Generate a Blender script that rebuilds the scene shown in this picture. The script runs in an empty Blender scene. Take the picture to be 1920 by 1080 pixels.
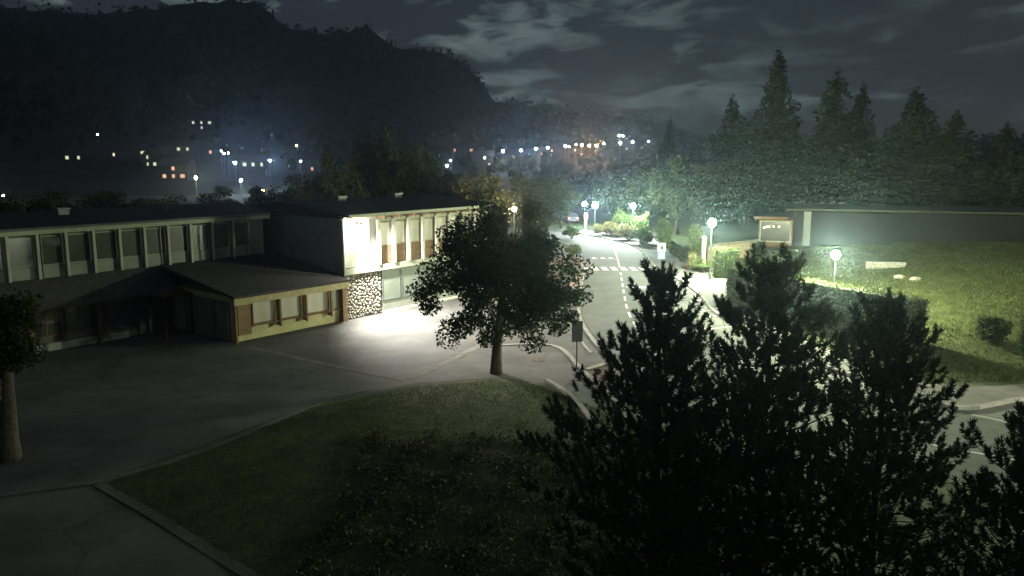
import bpy, math, random
import numpy as np
from math import sin, cos, pi, radians, atan, atan2, sqrt
from mathutils import Vector, Matrix
from mathutils.geometry import tessellate_polygon

S = bpy.context.scene
COL = S.collection
# ------------------------------------------------------------------ camera
F, CH = 1500.0, 10.5                      # focal length in photo pixels, camera height
PITCH = atan(245 / F)
cd = bpy.data.cameras.new('camera'); cam = bpy.data.objects.new('camera', cd); COL.objects.link(cam)
cam.location = (0, 0, CH); cam.rotation_euler = (pi / 2 - PITCH, 0, 0)
cd.sensor_width = 36; cd.lens = 36 * F / 1920; cd.clip_end = 6000; cd.clip_start = 0.1
S.camera = cam
# ------------------------------------------------------------------ world: night sky with moonlit cloud
MOON_EL, MOON_AZ = radians(38), radians(60)
W = bpy.data.worlds.new('World'); S.world = W; W.use_nodes = True
nt = W.node_tree; nt.nodes.clear()
def N(t, **k):
    n = nt.nodes.new(t)
    for a, b in k.items(): setattr(n, a, b)
    return n
sky = N('ShaderNodeTexSky'); sky.sky_type = 'NISHITA'; sky.sun_disc = False
sky.sun_elevation = MOON_EL; sky.sun_rotation = MOON_AZ
tc = N('ShaderNodeTexCoord'); mp = N('ShaderNodeMapping'); mp.inputs['Scale'].default_value = (1.0, 1.0, 3.0)
mp.inputs['Location'].default_value = (3.1, 0.4, 1.7)
nz = N('ShaderNodeTexNoise'); nz.inputs['Scale'].default_value = 12; nz.inputs['Detail'].default_value = 7; nz.inputs['Roughness'].default_value = 0.58; nz.inputs['Distortion'].default_value = 0.5
nz2 = N('ShaderNodeTexNoise'); nz2.inputs['Scale'].default_value = 1.9; nz2.inputs['Detail'].default_value = 4
rp = N('ShaderNodeValToRGB'); rp.color_ramp.elements[0].position = 0.49; rp.color_ramp.elements[1].position = 0.64
rp2 = N('ShaderNodeValToRGB'); rp2.color_ramp.elements[0].position = 0.36; rp2.color_ramp.elements[1].position = 0.58
mul = N('ShaderNodeMath', operation='MULTIPLY')
skm = N('ShaderNodeVectorMath', operation='SCALE'); skm.inputs[3].default_value = 0.05
base = N('ShaderNodeMix', data_type='RGBA'); base.inputs[0].default_value = 0.62; base.inputs[7].default_value = (0.26, 0.30, 0.40, 1)
mix = N('ShaderNodeMix', data_type='RGBA'); mix.inputs[7].default_value = (1.35, 1.8, 1.9, 1)
bg = N('ShaderNodeBackground'); bg.inputs[1].default_value = 0.10
ow = N('ShaderNodeOutputWorld')
L = nt.links.new
L(tc.outputs['Generated'], mp.inputs[0]); L(mp.outputs[0], nz.inputs[0]); L(mp.outputs[0], nz2.inputs[0])
L(nz.outputs[0], rp.inputs[0]); L(nz2.outputs[0], rp2.inputs[0])
L(rp.outputs[0], mul.inputs[0]); L(rp2.outputs[0], mul.inputs[1])
L(sky.outputs[0], skm.inputs[0]); L(skm.outputs[0], base.inputs[6])
L(mul.outputs[0], mix.inputs[0]); L(base.outputs[2], mix.inputs[6]); L(mix.outputs[2], bg.inputs[0]); L(bg.outputs[0], ow.inputs[0])
# ------------------------------------------------------------------ faint moonlight through cloud
ml = bpy.data.lights.new('moon', 'SUN'); ml.energy = 0.02; ml.angle = radians(12); ml.color = (0.8, 0.9, 1.0)
mo = bpy.data.objects.new('moon', ml); COL.objects.link(mo)
mo.rotation_euler = (pi / 2 - MOON_EL, 0, pi - MOON_AZ)
S.view_settings.view_transform = 'Standard'; S.view_settings.look = 'None'; S.view_settings.exposure = 0; S.view_settings.gamma = 1
S.render.engine = 'CYCLES'; S.cycles.use_denoising = True
S.cycles.max_bounces = 5; S.cycles.volume_bounces = 0; S.cycles.diffuse_bounces = 3; S.cycles.transmission_bounces = 3
S.cycles.sample_clamp_indirect = 3.0; S.render.filter_size = 2.1

# ------------------------------------------------------------------ pixel -> place
def ray(px, py):
    u = (px - 960) / F; v = (540 - py) / F
    return np.array([u, cos(PITCH) + v * sin(PITCH), -sin(PITCH) + v * cos(PITCH)])
def G(px, py, z=0.0):                     # where the line of sight meets height z
    d = ray(px, py); t = (z - CH) / d[2]
    return np.array([0, 0, CH]) + t * d
def AT(px, py, d):                        # point on the line of sight at depth y = d
    r = ray(px, py); return np.array([0, 0, CH]) + r * (d / r[1])
def smooth(t): t = np.clip(t, 0, 1); return t * t * (3 - 2 * t)
BX = ([-50, 20, 33, 43, 58, 70, 90, 112, 140, 400], [70, 36, 30.5, 23.2, 15.9, 18.2, 18.8, 19, 18, 18])
def bank(x, y):                           # grass bank rising right of the pavement
    s = np.maximum(x - np.interp(y, *BX) - 0.9, 0)
    return 2.6 * (1 - np.exp(-s * 0.14 / 2.6)) * smooth((170 - y) / 40) + 0.05 * np.sin(x * .9 + y * .5) * np.clip(s / 4, 0, 1)
RID = [(-900, 60), (-300, 30), (0, 22), (120, 34), (250, 42), (380, 22), (450, 14), (510, 26), (555, 66), (620, 78), (700, 62), (745, 96), (845, 112), (880, 135), (905, 160), (925, 192), (1000, 204), (1090, 212), (1200, 224), (1235, 236), (1300, 262), (1500, 268), (1900, 262), (2800, 240)]
RX = [atan((p - 960) / F) for p, _ in RID]; RZ = [CH + 860 * (295 - q) / sqrt(F * F + (p - 960) ** 2) for p, q in RID]
def hill(x, y):
    r = np.hypot(x, y); az = np.arctan2(x, y)
    t = np.clip((r - 240) / 620, 0, 1)
    zr = np.interp(az, RX, RZ)
    fall = smooth((985 - r) / 125)
    w = 0.007 * np.clip(r - 300, 0, 600) / 600
    rough = zr * w * (np.sin(az * 95 + r * .05) + np.sin(az * 211 + 1.3) * .7 + np.sin(az * 37 + r * .02))
    return (zr * (0.13 * t + 0.87 * t ** 1.8) + rough) * fall - 0.6 * (t <= 0)
def march(px, py, h, f=hill, r0=120.0, r1=900.0):
    d = ray(px, py)
    for t in np.arange(r0, r1, 0.5 if f is hill else 0.1):
        q = np.array([0, 0, CH]) + d * t
        if q[2] <= max(f(q[0], q[1]), 0 if f is hill else -9) + h: return q
    return np.array([0, 0, CH]) + d * r1
def T(px, py, h=0.0): return march(px, py, h, bank, 20, 160)

# ------------------------------------------------------------------ materials
def mat(name, col, rough=0.85, var=0.25, scale=6.0, bump=0.0, bscale=None, emit=None, estr=0, spec=0.3, trans=0.0, col2=None, metal=0.0):
    m = bpy.data.materials.new(name); m.use_nodes = True
    t = m.node_tree; b = t.nodes['Principled BSDF']
    b.inputs['Roughness'].default_value = rough; b.inputs['Specular IOR Level'].default_value = spec; b.inputs['Metallic'].default_value = metal
    g = t.nodes.new('ShaderNodeNewGeometry')
    n = t.nodes.new('ShaderNodeTexNoise'); n.inputs['Scale'].default_value = scale; n.inputs['Detail'].default_value = 6; n.inputs['Roughness'].default_value = .62
    t.links.new(g.outputs['Position'], n.inputs['Vector'])
    r = t.nodes.new('ShaderNodeValToRGB')
    c2 = col2 or tuple(min(1, c * (1 + var)) for c in col)
    r.color_ramp.elements[0].position = .32; r.color_ramp.elements[1].position = .7
    r.color_ramp.elements[0].color = (*[c * (1 - var) for c in col], 1); r.color_ramp.elements[1].color = (*c2, 1)
    t.links.new(n.outputs[0], r.inputs[0]); t.links.new(r.outputs[0], b.inputs['Base Color'])
    if bump:
        n2 = t.nodes.new('ShaderNodeTexNoise'); n2.inputs['Scale'].default_value = bscale or scale * 4; n2.inputs['Detail'].default_value = 5
        t.links.new(g.outputs['Position'], n2.inputs['Vector'])
        bp = t.nodes.new('ShaderNodeBump'); bp.inputs['Strength'].default_value = bump; bp.inputs['Distance'].default_value = .05
        t.links.new(n2.outputs[0], bp.inputs['Height']); t.links.new(bp.outputs[0], b.inputs['Normal'])
    if emit:
        b.inputs['Emission Color'].default_value = (*emit, 1); b.inputs['Emission Strength'].default_value = estr
    if trans:
        tr = t.nodes.new('ShaderNodeBsdfTranslucent'); mx = t.nodes.new('ShaderNodeMixShader'); mx.inputs[0].default_value = trans
        o = t.nodes['Material Output']
        t.links.new(r.outputs[0], tr.inputs[0]); t.links.new(b.outputs[0], mx.inputs[1]); t.links.new(tr.outputs[0], mx.inputs[2]); t.links.new(mx.outputs[0], o.inputs[0])
    return m
M = dict(
    grass=mat('grass', (.075, .09, .032), var=.45, scale=.9, bump=.9, bscale=14),
    blade=mat('grass_blade', (.085, .105, .034), var=.4, scale=1.2, trans=.25),
    asphalt=mat('asphalt', (.118, .118, .110), var=.3, scale=.4, bump=.35, bscale=40, rough=.8),
    road=mat('road_asphalt', (.135, .138, .125), var=.2, scale=.45, bump=.3, bscale=45, rough=.75),
    pave=mat('pavement_asphalt', (.19, .185, .17), var=.2, scale=.7, bump=.3, bscale=40),
    band=mat('pale_paving', (.16, .155, .13), var=.3, scale=1.2, bump=.2),
    kerb=mat('kerb_concrete', (.33, .32, .29), var=.25, scale=2.5, bump=.3),
    paint=mat('white_paint', (.72, .72, .68), var=.22, scale=3, rough=.7),
    tactile=mat('pink_tactile', (.42, .30, .26), var=.15, scale=3),
    soil=mat('soil', (.09, .06, .045), var=.5, scale=4, bump=.8),
    hill=mat('forest_hill', (.03, .035, .02), var=.5, scale=.05, bump=1, bscale=.12),
    wallcream=mat('cream_render', (.62, .60, .52), var=.08, scale=1.5, bump=.1),
    wallyellow=mat('yellow_render', (.48, .44, .25), var=.15, scale=1.5, bump=.1),
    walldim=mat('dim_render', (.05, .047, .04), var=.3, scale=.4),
    fasciadark=mat('dark_fascia', (.06, .055, .035), var=.4, scale=.6),
    housedark=mat('dark_stained_board', (.016, .0155, .014), var=.3, scale=1.5),  # board colour lowered to carry the shade over the house wall
    walldark=mat('dark_cladding', (.11, .115, .11), var=.2, scale=2, bump=.2),
    wallgrey=mat('grey_render', (.26, .27, .24), var=.15, scale=1.2, bump=.15),
    mortar=mat('stone_mortar', (.10, .095, .085), var=.3, scale=8, bump=.5),
    stone=mat('pale_stone', (.50, .46, .37), var=.35, scale=5, bump=.4),
    wood=mat('brown_wood', (.20, .13, .075), var=.3, scale=5, bump=.2),
    woodpale=mat('pale_wood', (.40, .34, .20), var=.2, scale=5, bump=.2),
    woodred=mat('red_painted_wood', (.13, .032, .025), var=.2, scale=5),
    trim=mat('pale_green_trim', (.34, .355, .27), var=.15, scale=3),
    post=mat('post_paint', (.40, .41, .33), var=.12, scale=3),
    roof=mat('roof_felt', (.05, .05, .052), var=.35, scale=1.4, bump=.4),
    tile=mat('dark_roof_tile', (.052, .05, .05), var=.3, scale=3, bump=.3),
    glassdark=mat('dark_glass', (.05, .053, .046), var=.25, scale=.7, rough=.22, spec=.5),
    dimblind=mat('dim_roller_blind', (.15, .145, .12), var=.1, scale=1),
    blind=mat('pale_blind_glass', (.42, .40, .34), var=.12, scale=.8, rough=.3, spec=.5),  # pale pane colour stands in for the lit yard's reflection
    greenglass=mat('green_panel', (.17, .20, .165), var=.15, scale=.6, rough=.4),
    metal=mat('grey_metal', (.16, .17, .17), var=.15, scale=4, rough=.5, metal=.4),
    metaldark=mat('dark_metal', (.05, .052, .05), var=.15, scale=4, rough=.5),
    white=mat('white_panel', (.7, .7, .68), var=.08, scale=4, rough=.5),
    blue=mat('blue_panel', (.10, .30, .50), var=.08, scale=4, rough=.5),
    black=mat('black_paint', (.02, .02, .02), var=.1, scale=4, rough=.5),
    creampost=mat('cream_plastic', (.62, .47, .27), var=.08, scale=4, rough=.5),
    bark=mat('bark', (.13, .115, .085), var=.45, scale=9, bump=1, bscale=22),
    barkdark=mat('dark_bark', (.06, .05, .038), var=.4, scale=9, bump=1, bscale=22),
    leaf=mat('green_leaf', (.045, .062, .026), var=.5, scale=1.6, trans=.3),
    leafbg=mat('background_leaf', (.036, .050, .018), var=.5, scale=.5, trans=.25),
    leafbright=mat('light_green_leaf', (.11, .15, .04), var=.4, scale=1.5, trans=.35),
    leafhedge=mat('hedge_leaf', (.075, .10, .03), var=.45, scale=2.2, trans=.2),
    needle=mat('pine_needle', (.07, .085, .042), var=.4, scale=2.0),
    conifer=mat('conifer_needle', (.03, .036, .02), var=.4, scale=.8),
    cover=mat('brown_green_cover', (.055, .052, .03), var=.4, scale=1.8, trans=.2),
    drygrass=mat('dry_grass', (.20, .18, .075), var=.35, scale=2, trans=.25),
    fence=mat('weathered_fence', (.24, .19, .13), var=.3, scale=5, bump=.3),
    car=mat('car_paint', (.12, .12, .13), var=.05, rough=.3, spec=.6),
    tyre=mat('tyre_rubber', (.015, .015, .015), var=.1),
    flowers=mat('red_flowers', (.13, .035, .025), var=.5, scale=12),
)
def crack(m, scale, dark):
    t = m.node_tree; b = t.nodes['Principled BSDF']; src = b.inputs['Base Color'].links[0].from_socket
    g = [n for n in t.nodes if n.type == 'NEW_GEOMETRY'][0]
    wn = t.nodes.new('ShaderNodeTexNoise'); wn.inputs['Scale'].default_value = 1.1; wn.inputs['Detail'].default_value = 4
    ad = t.nodes.new('ShaderNodeVectorMath'); ad.operation = 'MULTIPLY_ADD'; ad.inputs[1].default_value = (1.4, 1.4, 0)
    vo = t.nodes.new('ShaderNodeTexVoronoi'); vo.feature = 'DISTANCE_TO_EDGE'; vo.inputs['Scale'].default_value = scale
    rp = t.nodes.new('ShaderNodeMapRange'); rp.inputs[1].default_value = 0; rp.inputs[2].default_value = .018 * scale / .2; rp.inputs[3].default_value = dark; rp.inputs[4].default_value = 1
    vc = t.nodes.new('ShaderNodeTexVoronoi'); vc.inputs['Scale'].default_value = scale * .45; vc.distance = 'CHEBYCHEV'
    sp = t.nodes.new('ShaderNodeSeparateColor'); mr = t.nodes.new('ShaderNodeMapRange'); mr.inputs[3].default_value = .82; mr.inputs[4].default_value = 1.1
    mu = t.nodes.new('ShaderNodeMath'); mu.operation = 'MULTIPLY'; sc = t.nodes.new('ShaderNodeVectorMath'); sc.operation = 'SCALE'
    l = t.links.new
    l(g.outputs['Position'], wn.inputs[0]); l(wn.outputs['Color'], ad.inputs[0]); l(g.outputs['Position'], ad.inputs[2]); l(ad.outputs[0], vo.inputs[0]); l(ad.outputs[0], vc.inputs[0])
    l(vo.outputs[0], rp.inputs[0]); l(vc.outputs['Color'], sp.inputs[0]); l(sp.outputs[0], mr.inputs[0]); l(rp.outputs[0], mu.inputs[0]); l(mr.outputs[0], mu.inputs[1])
    l(src, sc.inputs[0]); l(mu.outputs[0], sc.inputs[3]); l(sc.outputs[0], b.inputs['Base Color'])
crack(M['asphalt'], .16, .72); crack(M['road'], .12, .78); crack(M['pave'], .3, .8)
def emis(name, col, st):
    m = bpy.data.materials.new(name); m.use_nodes = True; t = m.node_tree; t.nodes.clear()
    e = t.nodes.new('ShaderNodeEmission'); o = t.nodes.new('ShaderNodeOutputMaterial')
    e.inputs[0].default_value = (*col, 1); e.inputs[1].default_value = st; t.links.new(e.outputs[0], o.inputs[0]); return m

# ------------------------------------------------------------------ mesh helpers
def mesh(name, V, Fc, m=None, smooth_=False):
    me = bpy.data.meshes.new(name)
    me.from_pydata([tuple(map(float, v)) for v in V], [], [tuple(map(int, f)) for f in Fc]); me.update()
    if m: me.materials.append(m)
    if smooth_: me.polygons.foreach_set('use_smooth', [True] * len(me.polygons))
    return me
def fastmesh(name, V, k, m):              # V (n*k,3): n faces of k own vertices
    n = len(V) // k; me = bpy.data.meshes.new(name)
    me.vertices.add(n * k); me.vertices.foreach_set('co', np.ascontiguousarray(V, dtype=np.float32).ravel())
    me.loops.add(n * k); me.loops.foreach_set('vertex_index', np.arange(n * k, dtype=np.int32))
    me.polygons.add(n); me.polygons.foreach_set('loop_start', np.arange(0, n * k, k, dtype=np.int32))
    me.polygons.foreach_set('loop_total', np.full(n, k, dtype=np.int32)); me.update(calc_edges=True); me.materials.append(m)
    return me
def put(name, me, parent=None, loc=(0, 0, 0), rz=0.0, sc=(1, 1, 1)):
    o = bpy.data.objects.new(name, me); COL.objects.link(o)
    o.location = tuple(map(float, loc)); o.rotation_euler = (0, 0, rz); o.scale = sc
    if parent: o.parent = parent
    return o
def tag(o, label=None, cat=None, group=None, kind=None):
    if label: o['label'] = label
    if cat: o['category'] = cat
    if group: o['group'] = group
    if kind: o['kind'] = kind
    return o
def thing(name, label, cat, loc=(0, 0, 0), rz=0.0, group=None): return tag(put(name, None, None, loc, rz), label, cat, group)
def join(*parts):
    V, Fc = [], []
    for v, f in parts:
        o = len(V); V += list(v); Fc += [tuple(i + o for i in q) for q in f]
    return V, Fc
def box(x0, x1, y0, y1, z0, z1):
    v = [(x, y, z) for z in (z0, z1) for y in (y0, y1) for x in (x0, x1)]
    return v, [(0, 2, 3, 1), (4, 5, 7, 6), (0, 1, 5, 4), (2, 6, 7, 3), (0, 4, 6, 2), (1, 3, 7, 5)]
def tube(P, R, n=8, cap=True):
    P = [Vector(p) for p in P]; V, Fc = [], []
    for i, p in enumerate(P):
        d = (P[min(i + 1, len(P) - 1)] - P[max(i - 1, 0)]).normalized()
        a = d.orthogonal().normalized() if abs(d.z) < .99 else Vector((1, 0, 0)); 
        a = (a - d * a.dot(d)).normalized(); b = d.cross(a)
        for k in range(n): V.append(tuple(p + (a * cos(2 * pi * k / n) + b * sin(2 * pi * k / n)) * R[i]))
    for i in range(len(P) - 1):
        for k in range(n): Fc.append((i * n + k, i * n + (k + 1) % n, (i + 1) * n + (k + 1) % n, (i + 1) * n + k))
    if cap: Fc += [tuple(range(n))[::-1], tuple(range(len(V) - n, len(V)))]
    return V, Fc
def lathe(prof, n=12, z0=0):
    V, Fc = [], []
    for r, z in prof:
        for k in range(n): V.append((r * cos(2 * pi * k / n), r * sin(2 * pi * k / n), z + z0))
    for i in range(len(prof) - 1):
        for k in range(n): Fc.append((i * n + k, i * n + (k + 1) % n, (i + 1) * n + (k + 1) % n, (i + 1) * n + k))
    Fc += [tuple(range(n))[::-1], tuple(range(len(V) - n, len(V)))]
    return V, Fc
def prism(poly, z0, z1):                  # polygon (x,y) raised from z0 to z1
    n = len(poly); V = [(x, y, z0) for x, y in poly] + [(x, y, z1) for x, y in poly]
    tris = tessellate_polygon([[Vector((x, y, 0)) for x, y in poly]])
    Fc = []
    for t in tris:
        a, b, c = [Vector((*poly[i], 0)) for i in t]
        if (b - a).cross(c - a).z < 0: t = (t[0], t[2], t[1])
        Fc.append(tuple(i + n for i in t))
    Fc += [(i, (i + 1) % n, (i + 1) % n + n, i + n) for i in range(n)]
    return V, Fc
def M_(name, vf, m, parent=None, loc=(0, 0, 0), rz=0.0, sm=False): return put(name, mesh(name, vf[0], vf[1], m, sm), parent, loc, rz)
def smoothline(P, step=1.0):
    P = np.array(P, float); d = np.r_[0, np.cumsum(np.linalg.norm(np.diff(P, axis=0), axis=1))]
    n = max(2, int(d[-1] / step)); Q = []
    from bisect import bisect
    for s in np.linspace(0, d[-1], n + 1):
        i = min(max(bisect(d, s) - 1, 0), len(P) - 2); t = (s - d[i]) / (d[i + 1] - d[i])
        p0, p1, p2, p3 = P[max(i - 1, 0)], P[i], P[i + 1], P[min(i + 2, len(P) - 1)]
        Q.append(.5 * ((2 * p1) + (p2 - p0) * t + (2 * p0 - 5 * p1 + 4 * p2 - p3) * t * t + (3 * p1 - p0 - 3 * p2 + p3) * t ** 3))
    return np.array(Q)
def strip(L_, R_, z):                     # sheet between two lines of equal count
    n = len(L_); V = [(p[0], p[1], z) for p in L_] + [(p[0], p[1], z) for p in R_]
    return V, [(i, n + i, n + i + 1, i + 1) for i in range(n - 1)]
def offset(Q, w):
    Q = np.array(Q)[:, :2]; d = np.gradient(Q, axis=0); d /= np.linalg.norm(d, axis=1)[:, None] + 1e-9
    return Q + np.stack([-d[:, 1], d[:, 0]], 1) * w
UNIT = mesh('kerb_stone', *box(-.5, .5, -.5, .5, 0, 1), M['kerb'])
def kerb(name, Q, w, h, parent=None, z=0.0, m=None, label=None):
    me = UNIT
    if m: me = mesh('paving_stone', *box(-.5, .5, -.5, .5, 0, 1), m)
    e = tag(put(name, None, parent), kind='structure') if parent is None else parent
    rr = random.Random(len(Q))
    for a, b in zip(Q[:-1], Q[1:]):
        c = (a + b) / 2; l = np.linalg.norm((b - a)[:2])
        put('kerb_stone' if not m else 'paving_stone', me, e, (c[0], c[1], z), atan2(b[1] - a[1], b[0] - a[0]), (l - .012, w, h + rr.uniform(-.006, .006)))
    return e

# ------------------------------------------------------------------ ground and hills
def axis(fine0, fine1, step, lo, hi):
    a = list(np.arange(fine0, fine1 + .01, step)); s = step; x = fine0; y = fine1
    while x > lo: s *= 1.25; x -= s; a.insert(0, x)
    s = step
    while y < hi: s *= 1.25; y += s; a.append(y)
    return np.array(a)
gx, gy = axis(-30, 62, 1.0, -800, 800), axis(6, 130, 1.0, -40, 850)
X, Y = np.meshgrid(gx, gy); Z = bank(X, Y)
Vg = np.stack([X.ravel(), Y.ravel(), Z.ravel()], 1); nx, ny = len(gx), len(gy)
Fg = [(j * nx + i, j * nx + i + 1, (j + 1) * nx + i + 1, (j + 1) * nx + i) for j in range(ny - 1) for i in range(nx - 1)]
tag(M_('ground', (Vg, Fg), M['grass'], sm=True), kind='structure')
az = np.linspace(-1.15, 1.15, 520); rr_ = np.concatenate([np.linspace(236, 860, 60), np.linspace(872, 985, 12)])
A, R = np.meshgrid(az, rr_); HX, HY = R * np.sin(A), R * np.cos(A); HZ = hill(HX, HY); HZ[0] = -.6
n1, n2 = len(az), len(rr_)
tag(M_('hills', (np.stack([HX.ravel(), HY.ravel(), HZ.ravel()], 1), [(j * n1 + i, (j + 1) * n1 + i, (j + 1) * n1 + i + 1, j * n1 + i + 1) for j in range(n2 - 1) for i in range(n1 - 1)]), M['hill'], sm=True), kind='structure')

# ------------------------------------------------------------------ road, pavements, yard
RK = smoothline([(1.0, 121), (8.5, 112.2), (12.9, 102), (14.3, 96.5), (14.7, 90), (14.2, 82), (13.9, 76), (14.5, 67), (14.4, 60), (13.9, 54.5), (14.1, 50), (14.9, 44), (16.2, 38.5), (18.1, 33.6), (18.75, 32.5)], 1.0)
LK = smoothline([(-6, 114), (3.2, 107), (6.6, 98), (7.6, 88), (7.0, 78), (6.4, 70), (5.2, 60), (4.6, 51), (5.15, 42.4), (6.4, 36), (9, 30), (14, 25), (24, 19), (50, 8)], 1.0)
far_r = [(18.75, 32.5), (20.4, 30.7), (30, 24), (54, 13)]
poly = [tuple(p) for p in RK] + far_r[1:] + [tuple(p) for p in LK[::-1]]
road = tag(M_('road', prism(poly, -.05, .012), M['road']), kind='structure')
# crossing stripes, dashes, give-way teeth (children of the road)
def mark(name, pts, z=.017, m='paint'):
    pts = [tuple(p[:2]) for p in pts]; V, Fc = prism(pts, z - .004, z); return M_(name, (V, Fc), M[m], road)
for k in range(8):
    c = G(1098 + 17.9 * k, 504); mark('crossing_stripe', [(c[0] - .27, c[1] - 1.15), (c[0] + .27, c[1] - 1.15), (c[0] + .25, c[1] + 1.2), (c[0] - .29, c[1] + 1.2)])
dash = smoothline([G(1146, 452)[:2], G(1150, 464)[:2], G(1158, 486)[:2], G(1164, 514)[:2], G(1170, 550)[:2], G(1180, 590)[:2], G(1215, 640)[:2], G(1300, 720)[:2]], .2)
L1, R1 = offset(dash, .075), offset(dash, -.075)
i = 0
while i < len(dash) - 10:
    y = dash[i][1]
    if 73.2 < y < 78.6: i += 1; continue
    n = 40 if y > 79 else 9
    n = min(n, len(dash) - 1 - i)
    if y > 79: n = max(4, min(n, int((y - 79) / .2)))
    M_('centre_dash', strip(list(L1[i:i + n + 1]), list(R1[i:i + n + 1]), .017), M['paint'], road); i += n + (7 if y < 79 else 1)
for px in (1114, 1130, 1145):
    c = G(px, 484); mark('give_way_tooth', [(c[0] - .36, c[1] - .7), (c[0] + .36, c[1] - .7), (c[0], c[1] + .9)])
for px in (1184, 1205, 1226):
    c = G(px, 540); mark('give_way_tooth', [(c[0] - .42, c[1] + .7), (c[0], c[1] - .75), (c[0] + .42, c[1] + .7)])
for a, b in (((1302, 586), (1334, 582)), ((1326, 618), (1372, 612)), ((1640, 815), (1930, 868))):
    p, q = G(*a)[:2], G(*b)[:2]; d = (q - p) / np.linalg.norm(q - p); nn = np.array([-d[1], d[0]]) * .06
    mark('parking_line', [p - nn, q - nn, q + nn, p + nn])
p = [G(1822, 778)[:2], G(1930, 800)[:2]]; d = (p[1] - p[0]) / np.linalg.norm(p[1] - p[0]); nn = np.array([-d[1], d[0]]) * .16
mark('gutter_strip', [p[0] - nn, p[1] - nn, p[1] + nn, p[0] + nn], m='kerb', z=.02)
# right pavement with raised kerb and its dropped corner into the side road
ys = RK[RK[:, 1] < 116]
inner = offset(ys, 2.1); PR = np.stack([np.interp(ys[:, 1], *BX) + .9, ys[:, 1]], 1)
near = (inner[:, 1] > 36) & (ys[:, 1] < 60)
edge = [tuple(p) for p in PR if p[1] > 61] + [tuple(p) for p in inner[near]] + [(20.6, 35.5), (22.3, 35.6), (30.5, 38.1)]
tag(M_('pavement_right', prism([tuple(p) for p in offset(ys, .1)] + [(19.5, 32.6), (22.3, 33.85), (31, 36.3)] + edge[::-1], -.05, .11), M['pave']), kind='structure')
M_('driveway', prism([(18.7, 32.45), (19.5, 32.42), (22.3, 33.7), (31, 36.15), (60, 40), (60, 12), (30, 24.1), (20.45, 30.8)], -.05, .008), M['pave'], road)
kerb('kerb_right', RK, .2, .13)
kerb('kerb_corner', smoothline([(18.75, 32.5), (19.5, 32.5), (22.3, 33.75), (26, 35), (31, 36.2)], .95), .2, .15)
# side road behind the two-panel sign
M_('side_road', prism([(14.0, 82.5), (21, 83.5), (30, 86), (30, 90.5), (20, 88.5), (14.5, 88.3)], .10, .118), M['road'], road)
# yard
yard = [(-80, 24.2), (-16.0, 24.0), (-13.6, 24.9), (-8.33, 33.4), (-4.6, 36.3), (-.8, 37.4), (1.99, 36.2), (2.75, 34.2), (3.6, 32.4), (4.6, 32.8)]
yard += [(4.4, 34.2), (3.5, 39.3), (4.95, 40.1)]
yard += [tuple(p) for p in LK[::-1] if 42.6 < p[1] < 92] + [(2, 94), (-12, 70), (-80, 70)]
tag(M_('yard', prism(yard, -.04, .006), M['asphalt']), kind='structure')
tag(M_('car_park', prism([(-80, 3), (-80, 24.1), (-16, 23.7), (-13.6, 24.5), (-8, 19.8), (-2.5, 13.5), (2, 3)], -.04, .006), M['asphalt']), kind='structure')
def line(name, pts, w, m, h=.05, step=1.0, z=0.0):
    return kerb(name, smoothline([p[:2] for p in pts], step), w, h, None, z, M[m] if m else None)
line('kerb_lawn', [G(180, 905), G(390, 842), G(600, 755), G(700, 728)], .28, 'band', .025)
line('kerb_car_park', [G(-260, 965), G(0, 930), G(180, 905)], .26, 'band', .04)
line('kerb_path', [G(185, 908), G(290, 968), G(420, 1050), G(560, 1130)], .34, 'band', .018)
line('paving_band_front', [G(470, 652), G(620, 685), G(760, 713)], .42, 'band', .014)
line('paving_band_side', [G(770, 711), G(840, 678), G(915, 640), G(940, 630)], .42, 'band', .014)
line('kerb_drive', [G(930, 648), G(1040, 649), G(1090, 692), G(1150, 748), G(1180, 790)], .22, None, .05)
line('kerb_bed', [G(1097, 694), G(1142, 681)], .3, None, .06)
line('kerb_lawn_corner', [G(1025, 714), G(1046, 726), G(1075, 748), G(1110, 790)], .22, None, .1)
line('kerb_left', [tuple(p) for p in offset(LK, -.1)[(LK[:, 1] > 41) & (LK[:, 1] < 109)]], .2, None, .07)
line('kerb_left_inner', [tuple(p) for p in offset(LK, -.85)[(LK[:, 1] > 41.5) & (LK[:, 1] < 58)]], .14, None, .05)
tag(M_('planting_bed', prism([tuple(G(1102, 698)[:2]), tuple(G(1152, 686)[:2]), tuple(G(1230, 760)[:2]), tuple(G(1160, 748)[:2])], -.02, .03), M['soil']), kind='structure')
tag(M_('tactile_paving', prism([tuple(G(*q)[:2]) for q in ((1066, 541), (1089, 541), (1098, 512), (1078, 515))], -.02, .014), M['tactile']), kind='structure')

cover = mesh('manhole_cover', *lathe([(.36, 0), (.36, .012), (.30, .012), (.29, .008), (.02, .008)], 16), M['metaldark'])
for px, py in ((560, 700), (860, 668), (1010, 675)): put('manhole_cover', cover, bpy.data.objects['yard'], (*G(px, py)[:2], .004))
for px, py in ((1140, 610), (1195, 560)): put('manhole_cover', cover, road, (*G(px, py)[:2], .008))
grate = mesh('drain_grate', *join(box(-.3, .3, -.3, -.25, 0, .014), box(-.3, .3, .25, .3, 0, .014), *[box(-.3 + .1 * k, -.26 + .1 * k, -.25, .25, 0, .012) for k in range(7)]), M['metaldark'])
for px, py in ((1300, 552), (1340, 594), (1108, 632)): put('drain_grate', grate, road, (*G(px, py)[:2], .013))
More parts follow.
